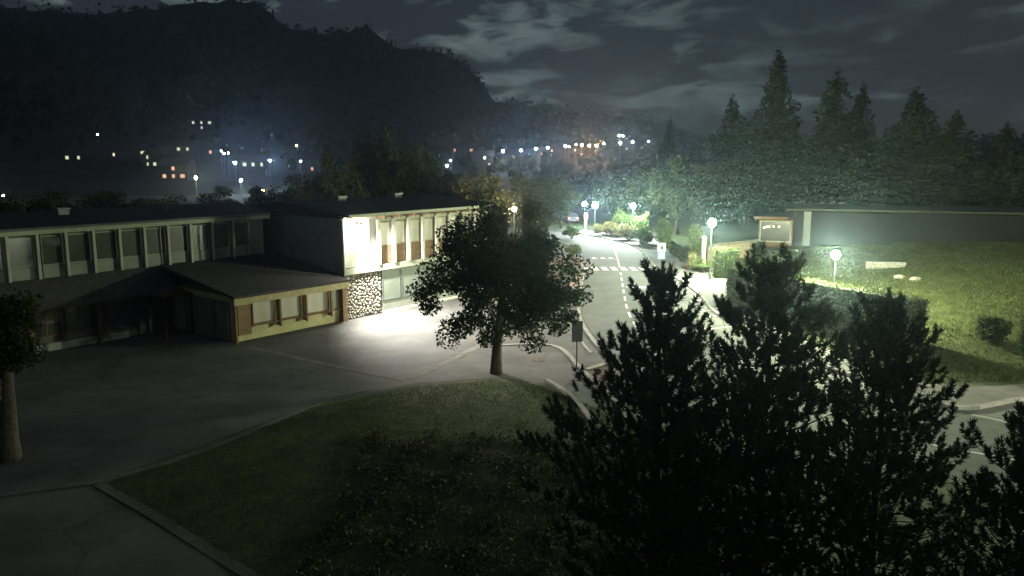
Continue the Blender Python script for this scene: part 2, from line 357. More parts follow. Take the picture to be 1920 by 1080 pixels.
# ------------------------------------------------------------------ the two-storey building
TH = radians(52); C0 = G(648, 601)
B = thing('two_storey_building', 'long two storey building with stone corner panel and rows of posted windows', 'building', (C0[0], C0[1], 0), TH)
def part(name, vf, m, parent=B): return M_(name, vf, M[m], parent)
def window(x0, x1, z0, z1, y, pane='glassdark', fr='trim', ny=1, bars=0):
    w = .07
    fs = [box(x0, x0 + w, y - .05, y + .05, z0, z1), box(x1 - w, x1, y - .05, y + .05, z0, z1), box(x0 + w, x1 - w, y - .05, y + .05, z0, z0 + w), box(x0 + w, x1 - w, y - .05, y + .05, z1 - w, z1)]
    for b in range(bars):
        xc = x0 + (x1 - x0) * (b + 1) / (bars + 1); fs.append(box(xc - .025, xc + .025, y - .04, y + .04, z0 + w, z1 - w))
    o = part('window', join(*fs), fr)
    M_('pane', box(x0 + w, x1 - w, y - .015, y + .015, z0 + w, z1 - w), M[pane], o)
    k = int(abs(x0) * 37 + z0 * 11) % 5
    if pane == 'glassdark' and k < 3: M_('roller_blind', box(x0 + w + .02, x1 - w - .02, y - .026, y - .018, z1 - w - (.35, .8, 1.2)[k] * (z1 - z0) * .6, z1 - w - .01), M['dimblind'], o)
    return o
YU = 7.0
# left wing, upper floor (set back): wall, posted window row, fascia, roof
part('wall', box(-24, -1.0, YU + .1, YU + 9, 0, 6.35), 'walldark')
xs = [-24.4 + 1.49 * k for k in range(16)]
for k, x in enumerate(xs):
    if x > -2.2: break
    part('post', box(x - .075, x + .075, YU - .32, YU - .14, 3.95, 6.42), 'post')
    if x + 1.49 < -1: window(x + .1, x + 1.39, 4.62, 6.28, YU + .04, 'glassdark')
    if x + 1.49 < -1: part('parapet_panel', box(x + .09, x + 1.40, YU - .02, YU + .08, 3.95, 4.60), 'wallgrey')
part('fascia', box(-25, -.9, YU - .62, YU - .5, 6.42, 6.78), 'trim')
part('soffit', box(-25, -.9, YU - .5, YU + .1, 6.44, 6.5), 'trim')
part('roof', ([(-25, YU - .66, 6.79), (-.02, YU - .66, 6.79), (-.02, YU + 5, 7.3), (-25, YU + 5, 7.3), (-25, YU + 10, 6.79), (-.02, YU + 10, 6.79)], [(0, 1, 2, 3), (3, 2, 5, 4)]), 'roof')
# left wing, ground floor under a sloping tiled roof
part('wall', box(-24, -8.2, 6.55, 7.05, 0, 2.6), 'walldark')
part('plinth', box(-24, -11.1, 6.3, 6.54, 0, .42), 'wallgrey')
for x in (-20.0, -18.2, -16.4, -14.6): window(x + .1, x + 1.7, .75, 2.3, 6.5, 'glassdark', 'wood', bars=1)
for x in (-20, -16.4, -12.8): part('post', box(x - .09, x + .09, 6.05, 6.27, 0, 2.5), 'wood')
part('roof', ([(-25, 5.6, 2.55), (-8.3, 5.6, 2.55), (-8.3, 6.96, 3.93), (-25, 6.96, 3.93), (-25, 5.6, 2.40), (-8.3, 5.6, 2.40), (-8.3, 6.96, 3.7), (-25, 6.96, 3.7)], [(0, 1, 2, 3), (4, 7, 6, 5), (0, 4, 5, 1), (1, 5, 6, 2), (3, 7, 4, 0)]), 'tile')
part('gutter', tube([(-25, YU - .72, 6.70), (-.9, YU - .72, 6.70)], [.06, .06], 6), 'metal')
for x in (-21.5, -15.2, -8.4, -2.4): part('downpipe', tube([(x, YU - .05, 3.9), (x, YU - .05, 6.4)], [.04, .04], 6), 'metal')
for x, y in ((-19, 10), (-12.5, 10.5), (-6, 10)): part('roof_vent', join(box(x - .3, x + .3, y - .3, y + .3, 6.9, 7.45), box(x - .38, x + .38, y - .38, y + .38, 7.46, 7.54)), 'metal')
for x, y in ((4, 5), (9.5, 5)): part('roof_vent', join(box(x - .35, x + .35, y - .35, y + .35, 7.1, 7.7), box(x - .42, x + .42, y - .42, y + .42, 7.71, 7.8)), 'metal')
# front block, single storey with low sloping roof
part('wall', box(-8.0, -.02, .12, 6.9, 0, 2.62), 'wallyellow')
part('roof', ([(-8.55, -.75, 2.80), (-.02, -.75, 2.80), (-.02, 7.0, 4.0), (-8.55, 7.0, 4.0), (-8.55, -.75, 2.66), (-.02, -.75, 2.66), (-.02, 7.0, 3.8), (-8.55, 7.0, 3.8)], [(0, 1, 2, 3), (4, 7, 6, 5), (0, 4, 5, 1), (1, 5, 6, 2), (3, 7, 4, 0)]), 'tile')
part('fascia', box(-8.4, -.04, -.55, -.46, 2.24, 2.64), 'woodpale')
part('soffit', box(-8.4, -.04, -.45, .10, 2.52, 2.6), 'woodpale')
part('door', box(-7.85, -7.0, .02, .11, .35, 2.2), 'wood')
for x0, x1 in ((-6.9, -5.3), (-5.1, -3.4), (-3.2, -1.4)): window(x0, x1, .86, 2.2, .05, 'blind', 'wood')
window(-1.3, -.45, .86, 2.2, .05, 'greenglass', 'wood')
part('sill', box(-6.95, -.4, -.08, .0, .78, .85), 'wood')
for x in (-8.2, -5.2, -3.3, -1.35): part('post', box(x - .06, x + .06, -.36, -.24, .55 if x > -8 else 0, 2.5), 'wood')
part('bracket', box(-5.29, -5.11, -.21, .0, .6, .76), 'wood'); part('bracket', box(-3.39, -3.21, -.21, .0, .6, .76), 'wood'); part('bracket', box(-1.44, -1.26, -.21, .0, .6, .76), 'wood')
part('corner_post', box(-.42, -.06, -.30, .1, 0, 2.5), 'wood')
# glazed entrance in the angle, with a small red-trimmed porch gable
dr = part('door', join(box(-8.16, -8.04, .6, .72, 0, 2.3), box(-8.16, -8.04, 1.9, 2.02, 0, 2.3), box(-8.16, -8.04, .73, 1.89, 2.15, 2.3)), 'metal')
M_('pane', box(-8.12, -8.08, .73, 1.89, .1, 2.14), M['greenglass'], dr); M_('handle', box(-8.24, -8.17, 1.7, 1.76, .9, 1.3), M['metal'], dr)
for y in (3.0, 4.6): part('glazed_screen', box(-8.1, -8.02, y - .7, y + .7, .1, 2.3), 'greenglass')
PX, PY, PW, PZ = -9.0, 4.3, .95, 2.45
porch = part('porch_roof', ([(PX - PW, PY, PZ), (PX, PY, PZ + .45), (PX + PW, PY, PZ), (PX - PW, 6.4, PZ), (PX, 6.4, PZ + .45), (PX + PW, 6.4, PZ), (PX - PW, PY, PZ - .12), (PX, PY, PZ + .31), (PX + PW, PY, PZ - .12)], [(0, 1, 4, 3), (1, 2, 5, 4), (0, 6, 7, 1), (1, 7, 8, 2)]), 'tile')
for sx in (-1, 1):
    V = [(PX + sx * PW * a, PY + b, PZ + c) for b in (-.07, -.01) for a, c in ((0, .42), (1, -.03), (1, -.2), (0, .24))]
    M_('gable_board', (V, [(0, 1, 2, 3), (7, 6, 5, 4), (0, 4, 5, 1), (3, 2, 6, 7)]), M['woodred'], porch)
for x in (PX - PW + .1, PX + PW - .1): part('porch_post', box(x - .06, x + .06, PY + .02, PY + .14, 0, 2.32), 'woodred')
# right wing: return wall, stone corner, white panel, posted windows, ledge, rafters
part('wall', box(.0, 14.6, .12, 12, 0, 6.6), 'wallgrey')
part('white_wall_panel', box(.02, 2.3, .02, .11, 3.42, 6.5), 'wallcream')
part('ledge', box(-.03, 14.55, -.15, .11, 2.98, 3.36), 'trim')
part('fascia', box(-.25, 14.6, -.95, -.86, 6.72, 6.92), 'trim')
part('soffit', box(-.2, 14.6, -.85, .1, 6.74, 6.8), 'woodpale')
part('roof', ([(-.25, -.99, 6.93), (14.6, -.99, 6.93), (14.6, 6, 7.5), (-.25, 6, 7.5), (14.6, 12, 6.93), (-.25, 12, 6.93), (-.25, -.99, 6.6), (-.25, 12, 6.6)], [(0, 1, 2, 3), (3, 2, 4, 5), (0, 3, 5)]), 'roof')
for k in range(9):
    x = 2.96 + 1.4 * k
    part('post', box(x - .11, x + .11, -.22, .0, 3.37, 6.4), 'post')
    part('rafter', box(x - .07, x + .07, -.84, .09, 6.5, 6.73), 'wood')
    if k < 8:
        window(x + .12, x + 1.28, 4.62, 6.2, .06, 'blind' if k < 6 else 'glassdark', 'woodpale')
        part('parapet_panel', box(x + .13, x + 1.27, .03, .11, 3.42, 4.58), 'wood')
        part('frieze_panel', box(x + .13, x + 1.27, -.04, .1, 6.26, 6.48), 'trim')
part('frieze_panel', box(.06, 2.85, -.04, .01, 6.51, 6.68), 'trim')
sp = part('stone_panel', box(.02, 3.2, .04, .11, 0, 2.96), 'mortar')
rs = random.Random(4); smeshes = []
for v in range(5):
    k = 7; V = []
    for ring, (sc, dep) in enumerate(((1, 0), (.86, -.045), (.45, -.075))):
        for a in range(k):
            t = 2 * pi * a / k; r = sc * (1 + .22 * sin(3 * t + v) + .12 * cos(2 * t + 2 * v)); V.append((r * cos(t), dep, r * sin(t) * .82))
    Fc = [(r * k + a, r * k + (a + 1) % k, (r + 1) * k + (a + 1) % k, (r + 1) * k + a) for r in range(2) for a in range(k)] + [tuple(range(2 * k, 3 * k))]
    smeshes.append(mesh('stone', V, Fc, M['stone'], True))
pts = []
for _ in range(9000):
    x, z, r = rs.uniform(.12, 3.1), rs.uniform(.1, 2.86), rs.choice((.06, .08, .10, .12, .14))
    if all((x - a) ** 2 + (z - b) ** 2 > (r + c) ** 2 * 1.12 for a, b, c in pts): pts.append((x, z, r))
    if len(pts) >= 290: break
for x, z, r in pts:
    o = put('stone', rs.choice(smeshes), sp, (x, .038, z), 0, (r, .9 + rs.random() * .5, r)); o.rotation_euler = (0, rs.uniform(0, 6), 0)
part('base_strip', box(3.25, 14.55, -.14, .1, 0, .14), 'wallcream')
part('low_wall', box(3.25, 14.55, .04, .11, .15, .8), 'wallgrey')
for x in (3.3, 5.1, 6.9, 8.7, 10.5, 12.3): window(x, x + 1.7, .84, 2.9, .05, 'greenglass', 'metal')
part('pipe', tube([(.0 - .08, -.12, .1), (-.08, -.12, 6.5)], [.05, .05], 8), 'metal')
# flood lamp on its bracket at the corner
def ball(r, n=10, m=6):
    return lathe([(max(r * sin(pi * k / m), .002), r * -cos(pi * k / m)) for k in range(m + 1)], n)
BULB = 42
fl = thing('flood_lamp', 'dazzling white flood lamp high on the corner of the stone panelled building', 'flood lamp', (C0[0], C0[1], 0), TH)
M_('bracket', box(.66, .74, -.8, .02, 6.36, 6.42), M['metal'], fl)
hd = M_('lamp_housing', box(.48, .92, -.90, -.58, 6.27, 6.35), M['metal'], fl)
M_('bulb', ([(a + .70, b - .74, c + 6.12) for a, b, c in ball(.14)[0]], ball(.14)[1]), emis('flood_bulb', (1, .95, .84), BULB / (pi * .0196)), hd)
def spot(name, parent, loc, rot, power, col, angle, blend, radius):
    l = bpy.data.lights.new(name, 'SPOT'); l.energy = power; l.color = col; l.spot_size = angle; l.spot_blend = blend; l.shadow_soft_size = radius
    o = bpy.data.objects.new(name, l); COL.objects.link(o); o.parent = parent; o.location = loc; o.rotation_euler = rot; return o
FLOOD = 27000
spot('flood_light', fl, (.85, -.90, 5.95), Vector((.5, -.66, -.62)).to_track_quat('-Z', 'Y').to_euler(), FLOOD, (1, .95, .86), radians(146), .85, .1)

# ------------------------------------------------------------------ foliage helpers
def quads(P, size, rng, asp=.55, up=0.0, jit=.55):
    n = len(P); a = rng.normal(size=(n, 3)); a /= np.linalg.norm(a, axis=1)[:, None]
    b = np.cross(a, rng.normal(size=(n, 3)) + np.array([0, 0, up])); b /= np.linalg.norm(b, axis=1)[:, None]
    s = size * (1 + rng.uniform(-jit, jit, (n, 1)))
    return np.stack([P - a * s * .5, P + b * s * asp * .5, P + a * s * .5, P - b * s * asp * .5], 1).reshape(-1, 3)
def crown(name, seed, n, rx, rz, zc, leaf, m, clumps=46, cl=.24, flat=.9, hollow=.35, low=0.0, gap=None):
    g = np.random.default_rng(seed)
    d = g.normal(size=(clumps, 3)); d /= np.linalg.norm(d, axis=1)[:, None]
    rad = (hollow + (1 - hollow) * g.random((clumps, 1)) ** .6)
    c = d * rad * np.array([rx, rx, rz]) * .82
    c[:, :2] *= (1 - low * c[:, 2:] / rz)
    k = g.integers(0, clumps, n); p = g.normal(size=(n, 3)); p /= np.linalg.norm(p, axis=1)[:, None]
    p *= g.random((n, 1)) ** .45 * np.array([rx, rx, rz * flat]) * cl * (0.7 + .6 * g.random((clumps, 1))[k])
    P = c[k] + p + np.array([0, 0, zc])
    if gap: P = P[~((P[:, 0] > gap[0]) & (P[:, 0] < gap[1]) & (P[:, 2] > gap[2] + .25 * np.sin(P[:, 1] * 3)))]   # open fork between the two leaders
    return fastmesh(name, quads(P, leaf, g), 4, m), c + np.array([0, 0, zc])
def trunk_vf(h, r, cs, seed, limbs=9, bend=.15, z1=None):
    rr = random.Random(seed); P = [(0, 0, -.15)]; R = [r * 1.25]
    for k in range(1, 7):
        t = k / 6; P.append((bend * sin(t * 2.3) * t, bend * .6 * sin(t * 3.1), h * t)); R.append(r * (1 - .72 * t) + .02)
    parts = [tube(P, R, 9)]
    idx = list(range(len(cs))); rr.shuffle(idx)
    for i in idx[:limbs]:
        t = rr.uniform(.35, .9); k = min(int(t * 6), 5); a = Vector(P[k]).lerp(Vector(P[k + 1]), t * 6 - k); b = Vector(cs[i])
        mid = a.lerp(b, .5) + Vector((0, 0, .12 * (b - a).length)); rb = (r * (1 - .72 * t)) * .5
        parts.append(tube([a, mid, b], [rb, rb * .6, rb * .2], 6))
    return join(*parts)

# street tree in the yard
tb = G(930, 700)
t0 = thing('street_tree', 'round leafy broadleaf tree standing at the corner of the lit yard', 'tree', (tb[0], tb[1], 0))
g = np.random.default_rng(11)
cm, cs = crown('crown', 11, 44000, 4.75, 4.25, 5.0, .17, M['leaf'], clumps=150, cl=.155, hollow=.25, low=.34, gap=(.2, .95, 6.5))
put('crown', cm, t0, (.35, 0, 0))
M_('trunk', trunk_vf(6.4, .27, cs + np.array([.35, 0, 0]), 5, 26, .5), M['bark'], t0, sm=True)
# tree at the left edge
tb = G(18, 862)
t1 = thing('broadleaf_tree', 'broadleaf tree cut by the left edge with a pale lit trunk', 'tree', (tb[0], tb[1], 0))
cm, cs = crown('crown', 12, 16000, 2.6, 1.9, 4.5, .16, M['leaf'], clumps=60, cl=.24)
put('crown', cm, t1, (-.9, 0, 0)); M_('trunk', trunk_vf(4.4, .33, cs - np.array([.9, 0, 0]), 6, 14, .2), M['bark'], t1, sm=True)

# ------------------------------------------------------------------ pines in the foreground
def pine(seed, height, prof, whorl=.40, nb=6, needles=96):
    rg = np.random.default_rng(seed); TP, TD, TS, br = [], [], [], []
    z = .7
    while z < height - .25:
        dz = height - z; Lz = prof(dz); n = nb if dz > 1.2 else 5
        a0 = rg.random() * 6.28
        for k in range(n):
            a = a0 + 2 * pi * k / n + rg.normal() * .16; l = Lz * rg.uniform(.55, 1.18)
            if l < .15: continue
            d = np.array([cos(a), sin(a), 0]); rise = .35 + .4 * rg.random() + (.3 if dz < 1.5 else 0) + (.6 if rg.random() < .10 and dz < 3.5 else 0)
            ptz = [np.array([0, 0, z]) + d * l * t + np.array([0, 0, rise * l * (.25 * t + .55 * t * t)]) for t in (0, .35, .7, 1)]
            br.append(tube(ptz, [.022 * (l / 2 + .35), .016 * (l / 2 + .35), .010, .006], 5, False))
            m = int(3 + l * 6.8)
            for j in range(m):
                t = .08 + .92 * ((j + rg.random()) / m); i = min(int(t * 3 / 1.0001), 2); tt = t * 3 - i
                p = ptz[i] * (1 - tt) + ptz[i + 1] * tt if i < 3 else ptz[3]
                side = np.cross(d, [0, 0, 1]) * (1 if rg.random() < .5 else -1)
                off = side * rg.random() * .42 * min(l, 1.8) * (1.15 - t * .75) + np.array([0, 0, rg.uniform(-.05, .22)])
                v = d * .4 + side * .35 * rg.random() + np.array([0, 0, .95]) + rg.normal(size=3) * .2
                TP.append(p + off); TD.append(v / np.linalg.norm(v)); TS.append(rg.uniform(.6, 1.35))
            TP.append(ptz[3]); v = d * .5 + np.array([0, 0, .9]); TD.append(v / np.linalg.norm(v)); TS.append(1.15)
        z += whorl * rg.uniform(.8, 1.2)
    for j in range(7): TP.append(np.array([rg.normal() * .05, rg.normal() * .05, height - .85 + j * .14])); TD.append(np.array([rg.normal() * .1, rg.normal() * .1, 1.])); TS.append(1.1)
    TP, TD, TS = np.array(TP), np.array(TD), np.array(TS)
    n = len(TP); k = needles
    c = np.repeat(TP, k, 0); d = np.repeat(TD, k, 0); s = np.repeat(TS, k)[:, None]
    q = rg.normal(size=(n * k, 3)); q -= d * (q * d).sum(1)[:, None]; q /= np.linalg.norm(q, axis=1)[:, None]
    u = rg.random((n * k, 1))
    basep = c + d * (u - .4) * .30 * s
    nd = q * (1.05 - .5 * u ** 2) + d * (.3 + .75 * u ** 2); nd /= np.linalg.norm(nd, axis=1)[:, None]
    w = np.cross(nd, rg.normal(size=(n * k, 3))); w /= np.linalg.norm(w, axis=1)[:, None]
    ln = .11 * s * rg.uniform(.8, 1.15, (n * k, 1))
    V = np.stack([basep - w * .014, basep + w * .014, basep + nd * ln], 1).reshape(-1, 3)
    br.append(tube([(0, 0, -.15), (.03, 0, height * .4), (0, 0, height * .8), (0, 0, height - .1)], [.13, .09, .04, .012], 8))
    return fastmesh('crown', V, 3, M['needle']), mesh('trunk', *join(*br), M['barkdark'], True)
prof = lambda dz: min(.13 + .50 * dz, 2.6)
profB = lambda dz: min(.28 + .66 * dz, 2.7)
profC = lambda dz: min(.2 + .46 * dz, 2.3)
PM = [pine(3, 8.0, prof), pine(8, 8.6, profB), pine(15, 8.0, profC), pine(27, 7.0, profC)]
PD = [(1240, 500, 17.0, 0, 'bushy pine in the foreground with its tip against the zebra crossing', 0.3),
      (1452, 490, 17.6, 1, 'tallest bushy pine in the foreground below the low house window', 2.0),
      (1672, 548, 16.8, 2, 'bushy pine in the foreground in front of the hedge end', 4.1),
      (1962, 742, 13.2, 3, 'bushy pine cut by the right edge above the road', 1.2)]
for px, py, d, k, lb, rz in PD:
    q = AT(px, py, d); me = PM[k]; h0 = (8.0, 8.6, 8.0, 7.0)[k]
    t = thing('pine_tree', lb, 'tree', (q[0], q[1], 0), rz, 'pines in the foreground')
    s = q[2] / (h0 + .12)
    put('crown', me[0], t, sc=(max(s, .9), max(s, .9), s)); put('trunk', me[1], t, sc=(max(s, .9), max(s, .9), s))

# ------------------------------------------------------------------ hedges
def hedge(name, label, p0, p1, w, z0, h, seed, dens=130):
    g = np.random.default_rng(seed); p0, p1 = np.array(p0), np.array(p1); l = np.linalg.norm(p1 - p0)
    t = thing(name, label, 'hedge', (*((p0 + p1) / 2), z0), atan2(*(p1 - p0)[::-1]))
    P = []
    for (ax, L1_, L2_) in ((0, w, h), (1, l, h), (2, l, w)):
        m = int(L1_ * L2_ * dens)
        for sgn in (-1, 1):
            if ax == 2 and sgn < 0: continue
            a, b = g.uniform(-.5, .5, m) * L1_, g.uniform(-.5, .5, m) * L2_
            o = np.full(m, sgn * .5) * (l, w, h)[ax] + g.normal(size=m) * .05 + .05 * np.sin(a * 3 + seed) * np.sin(b * 4)
            P.append(np.stack(((o, a, b), (a, o, b), (a, b, o))[ax], 1) + np.array([0, 0, h / 2]))
    put('foliage', fastmesh('foliage', quads(np.concatenate(P), .13, g), 4, M['leafhedge']), t)
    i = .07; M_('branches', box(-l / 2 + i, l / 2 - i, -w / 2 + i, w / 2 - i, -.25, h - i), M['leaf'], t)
    return t
hedge('clipped_hedge', 'long clipped hedge behind the pines with its top edge brightly lit', (16.15, 58.0), (23.0, 44.2), 1.2, .1, 2.5, 21)
hedge('clipped_hedge', 'short clipped hedge block with lit top beside the street lamp', (17.75, 69.6), (19.7, 69.2), 1.5, .12, 2.5, 22)

# ------------------------------------------------------------------ shrubs, plants
def shrub(name, label, loc, r, hgt, seed, m='leaf', leaf=.14, n=2600, cat='shrub', group=None, rz=None):
    t = thing(name, label, cat, loc, 0, group)
    cm, cs = crown('foliage', seed, n, r, hgt * .5, hgt * .52, leaf, M[m], clumps=22, cl=.36, hollow=.2)
    put('foliage', cm, t); M_('stems', join(*[tube([(0, 0, -.1), tuple(np.array(c) * .6), tuple(c)], [.03, .02, .008], 5) for c in cs[:8]]), M['barkdark'], t); return t
q = T(1862, 645); shrub('shrub', 'dark round shrub on the lit grass bank', q, 1.0, 1.7, 31, n=5000)
q = T(1925, 690); shrub('shrub', 'tall dark shrub cut by the right edge on the grass bank', q, .55, 3.4, 32, n=5000)
q = T(1330, 748); shrub('shrub', 'low shrub on the bank', q, .5, .7, 33) if False else None
q = AT(1420, 474, 79); q[2] = bank(q[0], q[1]); shrub('shrub', 'small dark upright shrub at the end of the wooden fence', q, .45, 1.8, 34, n=2500)
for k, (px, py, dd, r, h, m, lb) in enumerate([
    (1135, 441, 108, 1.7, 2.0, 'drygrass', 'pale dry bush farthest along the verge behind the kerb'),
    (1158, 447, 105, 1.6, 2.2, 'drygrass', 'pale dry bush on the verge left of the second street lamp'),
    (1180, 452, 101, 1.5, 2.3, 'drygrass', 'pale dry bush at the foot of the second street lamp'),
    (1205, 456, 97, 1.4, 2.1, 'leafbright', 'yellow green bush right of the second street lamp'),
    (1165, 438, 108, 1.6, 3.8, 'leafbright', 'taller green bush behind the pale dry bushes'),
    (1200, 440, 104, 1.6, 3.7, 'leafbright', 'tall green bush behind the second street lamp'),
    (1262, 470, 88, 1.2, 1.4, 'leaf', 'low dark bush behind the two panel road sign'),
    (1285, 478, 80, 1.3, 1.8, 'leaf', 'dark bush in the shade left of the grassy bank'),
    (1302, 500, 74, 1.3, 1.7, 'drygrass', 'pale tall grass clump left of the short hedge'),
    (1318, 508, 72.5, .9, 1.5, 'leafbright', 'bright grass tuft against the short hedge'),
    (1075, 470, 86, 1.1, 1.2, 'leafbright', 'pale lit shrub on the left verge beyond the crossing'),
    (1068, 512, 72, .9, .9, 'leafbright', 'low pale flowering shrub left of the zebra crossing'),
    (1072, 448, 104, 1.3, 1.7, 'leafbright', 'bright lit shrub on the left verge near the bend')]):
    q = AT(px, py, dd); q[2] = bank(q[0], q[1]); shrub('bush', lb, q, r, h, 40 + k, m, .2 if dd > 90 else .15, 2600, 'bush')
# fern-like flowers in the planting bed
for k, (px, py, lb) in enumerate([(1120, 703, 'small red flowering plant at the tip of the planting bed'), (1134, 715, 'small red flowering plant further into the planting bed')]):
    q = G(px, py); shrub('flowering_plant', lb, (q[0], q[1], .03), .28, .3, 60 + k, 'flowers', .06, 500, 'plant')

# ------------------------------------------------------------------ trees behind
def bgtree(seed, h, r, n, leaf, m):
    cm, cs = crown('crown', seed, n, r, h * .44, h * .56, leaf, M[m], clumps=60, cl=.25, hollow=.25)
    return cm, mesh('trunk', *trunk_vf(h * .62, .022 * h, cs, seed, 10, .3), M['barkdark'], True)
BG = [bgtree(71 + k, 10, 4.2, 7000, .42, 'leafbg') for k in range(3)]
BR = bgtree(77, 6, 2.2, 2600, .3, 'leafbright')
def tree(px, top, d, base, lb, kind, wide=1.0, rz=None, nm='broadleaf_tree', grp='trees behind'):
    q = AT(px, top, d); z0 = float(bank(q[0], q[1])); s = (q[2] - z0) / base
    t = thing(nm, lb, 'tree', (q[0], q[1], z0), (px * 1.7) % 6.28 if rz is None else rz, grp)
    for nme, me in zip(('crown', 'trunk'), kind): put(nme, me, t, sc=(s * wide, s * wide, s))
    return t
for k, (px, top, d, w, lb) in enumerate([
    (-30, 352, 84, 1.5, 'dark tree behind the left wing, cut by the left edge'),
    (95, 358, 88, 1.5, 'second dark tree from the left behind the roof'),
    (200, 352, 92, 1.6, 'third dark tree from the left behind the roof'),
    (300, 358, 90, 1.5, 'dark tree behind the roof under the warm hillside lamp'),
    (405, 350, 95, 1.4, 'dark tree behind the roof left of the two bright hillside lamps'),
    (500, 344, 95, 1.4, 'dark tree behind the roof below the brightest hillside lamp'),
    (575, 320, 90, 1.1, 'dark tree behind the dark return wall of the building'),
    (628, 285, 92, .8, 'narrow tree rising above the flood lamp'),
    (705, 235, 104, .8, 'tall dark tree behind the lit right wing'),
    (770, 262, 98, .9, 'dark tree above the rafters of the right wing'),
    (845, 318, 94, 1.0, 'dark tree at the far end of the right wing'),
    (905, 318, 88, 1.1, 'dark tree left of the orange lamp'),
    (1000, 318, 96, 1.1, 'dark tree right of the orange lamp'),
    (1052, 330, 120, 1.1, 'dark tree at the far bend of the road'),
    (1100, 328, 138, 1.2, 'dark tree behind the pair of far street lamps'),
    (1155, 318, 125, 1.1, 'tree behind the far lamps with greenish lit leaves'),
    (1215, 305, 118, 1.1, 'tree behind the second street lamp'),
    (1275, 285, 108, 1.0, 'large tree glowing green behind the road sign'),
    (1345, 290, 98, 1.0, 'tree behind the nearest street lamp'),
    (1400, 300, 108, 1.0, 'dark tree left of the low house'),
    (1500, 290, 112, 1.3, 'dark tree behind the left half of the low house'),
    (1640, 280, 108, 1.4, 'dark tree behind the middle of the low house'),
    (1780, 270, 104, 1.5, 'dark tree behind the right half of the low house'),
    (1905, 280, 100, 1.4, 'dark tree at the right edge behind the low house')]):
    tree(px, top, d, 10, lb, BG[k % 3], w)
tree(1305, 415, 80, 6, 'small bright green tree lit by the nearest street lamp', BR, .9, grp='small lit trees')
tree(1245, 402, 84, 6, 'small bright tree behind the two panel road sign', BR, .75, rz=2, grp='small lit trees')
def conifer(seed, n=11000):
    g = np.random.default_rng(seed); h = 24.0
    z = h * (.06 + .94 * (1 - np.sqrt(g.random(n)))) ; z = np.clip(z, 1, h)
    lay = np.sin(z * 2.6 + seed) * .12 + .9
    rmax = (h - z) ** .8 * .46 * lay + .15; a = g.random(n) * 2 * pi
    a = np.round(a * 14 / (2 * pi) + np.sin(np.floor(z / 1.2) * 7.1)) * 2 * pi / 14 + g.normal(size=n) * .13
    r = rmax * g.random(n) ** .5 * (1 + .28 * np.sin(a * 2 + z * .55 + seed * 2) + .2 * np.sin(z * 1.3 + a * 3 + seed))
    keep = ~((z > h * .55) & (np.sin(a * 1.0 + seed) > .75) & (np.sin(z * 1.1) > .1)); z, a, r = z[keep], a[keep], r[keep]; n = len(z)
    P = np.stack([r * np.cos(a) + .012 * z * np.sin(z * .2 + seed), r * np.sin(a), z - r * .28 + g.normal(size=n) * .12], 1)
    return fastmesh('crown', quads(P, .62, g, .4), 4, M['conifer']), mesh('trunk', *tube([(0, 0, -.2), (0, 0, h * .6), (0, 0, h - .5)], [.38, .2, .03], 8), M['barkdark'], True)
CF = [conifer(1), conifer(2), conifer(5), conifer(9)]
for k, (px, top, d, w, lb) in enumerate([
    (1375, 176, 122, 1.35, 'dark conifer, leftmost of the tall conifers on the right'),
    (1462, 88, 118, 1.1, 'tallest dark conifer against the clouds'),
    (1572, 128, 112, 1.35, 'broad dark conifer right of the tallest one'),
    (1618, 150, 120, 1.0, 'dark conifer close behind the broad one'),
    (1722, 160, 108, 1.7, 'dark conifer with a blunt top over the house roof'),
    (1795, 205, 105, 1.6, 'dark conifer, second from the right edge'),
    (1890, 228, 104, 1.7, 'dark conifer at the right edge'),
    (1256, 214, 150, .7, 'small slim conifer standing alone on the skyline')]):
    tree(px, top, d, 24, lb, CF[k % 4], w, nm='conifer', grp='tall conifers on the right')

# ------------------------------------------------------------------ grass and ground cover
def blades(name, P, hgt, wid, seed, m):
    g = np.random.default_rng(seed); n = len(P); a = g.random(n) * 6.28
    w = np.stack([np.cos(a), np.sin(a), np.zeros(n)], 1) * wid * .5
    tip = P + np.stack([g.normal(size=n) * .4, g.normal(size=n) * .4, np.ones(n)], 1) * hgt * (0.6 + .8 * g.random((n, 1)))
    return tag(put(name, fastmesh(name, np.stack([P - w, P + w, tip], 1).reshape(-1, 3), 3, m)), kind='stuff')
g = np.random.default_rng(5); n = 90000
x, y = g.uniform(-13, 8, n), g.uniform(13, 38, n)
def inside(x, y, poly):
    c = np.zeros(len(x), bool)
    for (x0, y0), (x1, y1) in zip(poly, poly[1:] + poly[:1]):
        s = ((y0 > y) != (y1 > y)) & (x < (x1 - x0) * (y - y0) / (y1 - y0 + 1e-12) + x0); c ^= s
    return c
lawn = [(-13.2, 24.6), (-8.1, 33.0), (-4.5, 35.9), (-.8, 37.0), (1.7, 36.0), (2.5, 34.1), (4.5, 31.5), (9, 27), (8, 13), (-2.2, 13.4), (-7.7, 19.8)]
k = inside(x, y, lawn); P = np.stack([x[k], y[k], np.zeros(k.sum())], 1)
tag(blades('lawn_grass', P, .07, .025, 6, M['blade']), 'short dark lawn grass below the yard', 'grass')
x, y = g.uniform(14, 52, 190000), g.uniform(34, 82, 190000)
k = (x > np.where(y < 61, np.interp(y, RK[::-1, 1], RK[::-1, 0]) + 2.5, np.interp(y, *BX) + 1.0)) & (x / y < .68) & ((y > 36.6) | (x < 20)) & (y > 34.6 + np.clip(x - 20, 0, 40) * .36)
P = np.stack([x[k], y[k], bank(x[k], y[k])], 1)
tag(blades('bank_grass', P, .14, .05, 7, M['blade']), 'rough lit grass on the bank', 'grass')
n = 50000; x, y = g.uniform(-5.5, 6, n), g.uniform(13, 30, n)
den = np.sin(x * 2.1 + y) * np.cos(y * 1.7 - x) + g.normal(size=n) * .5
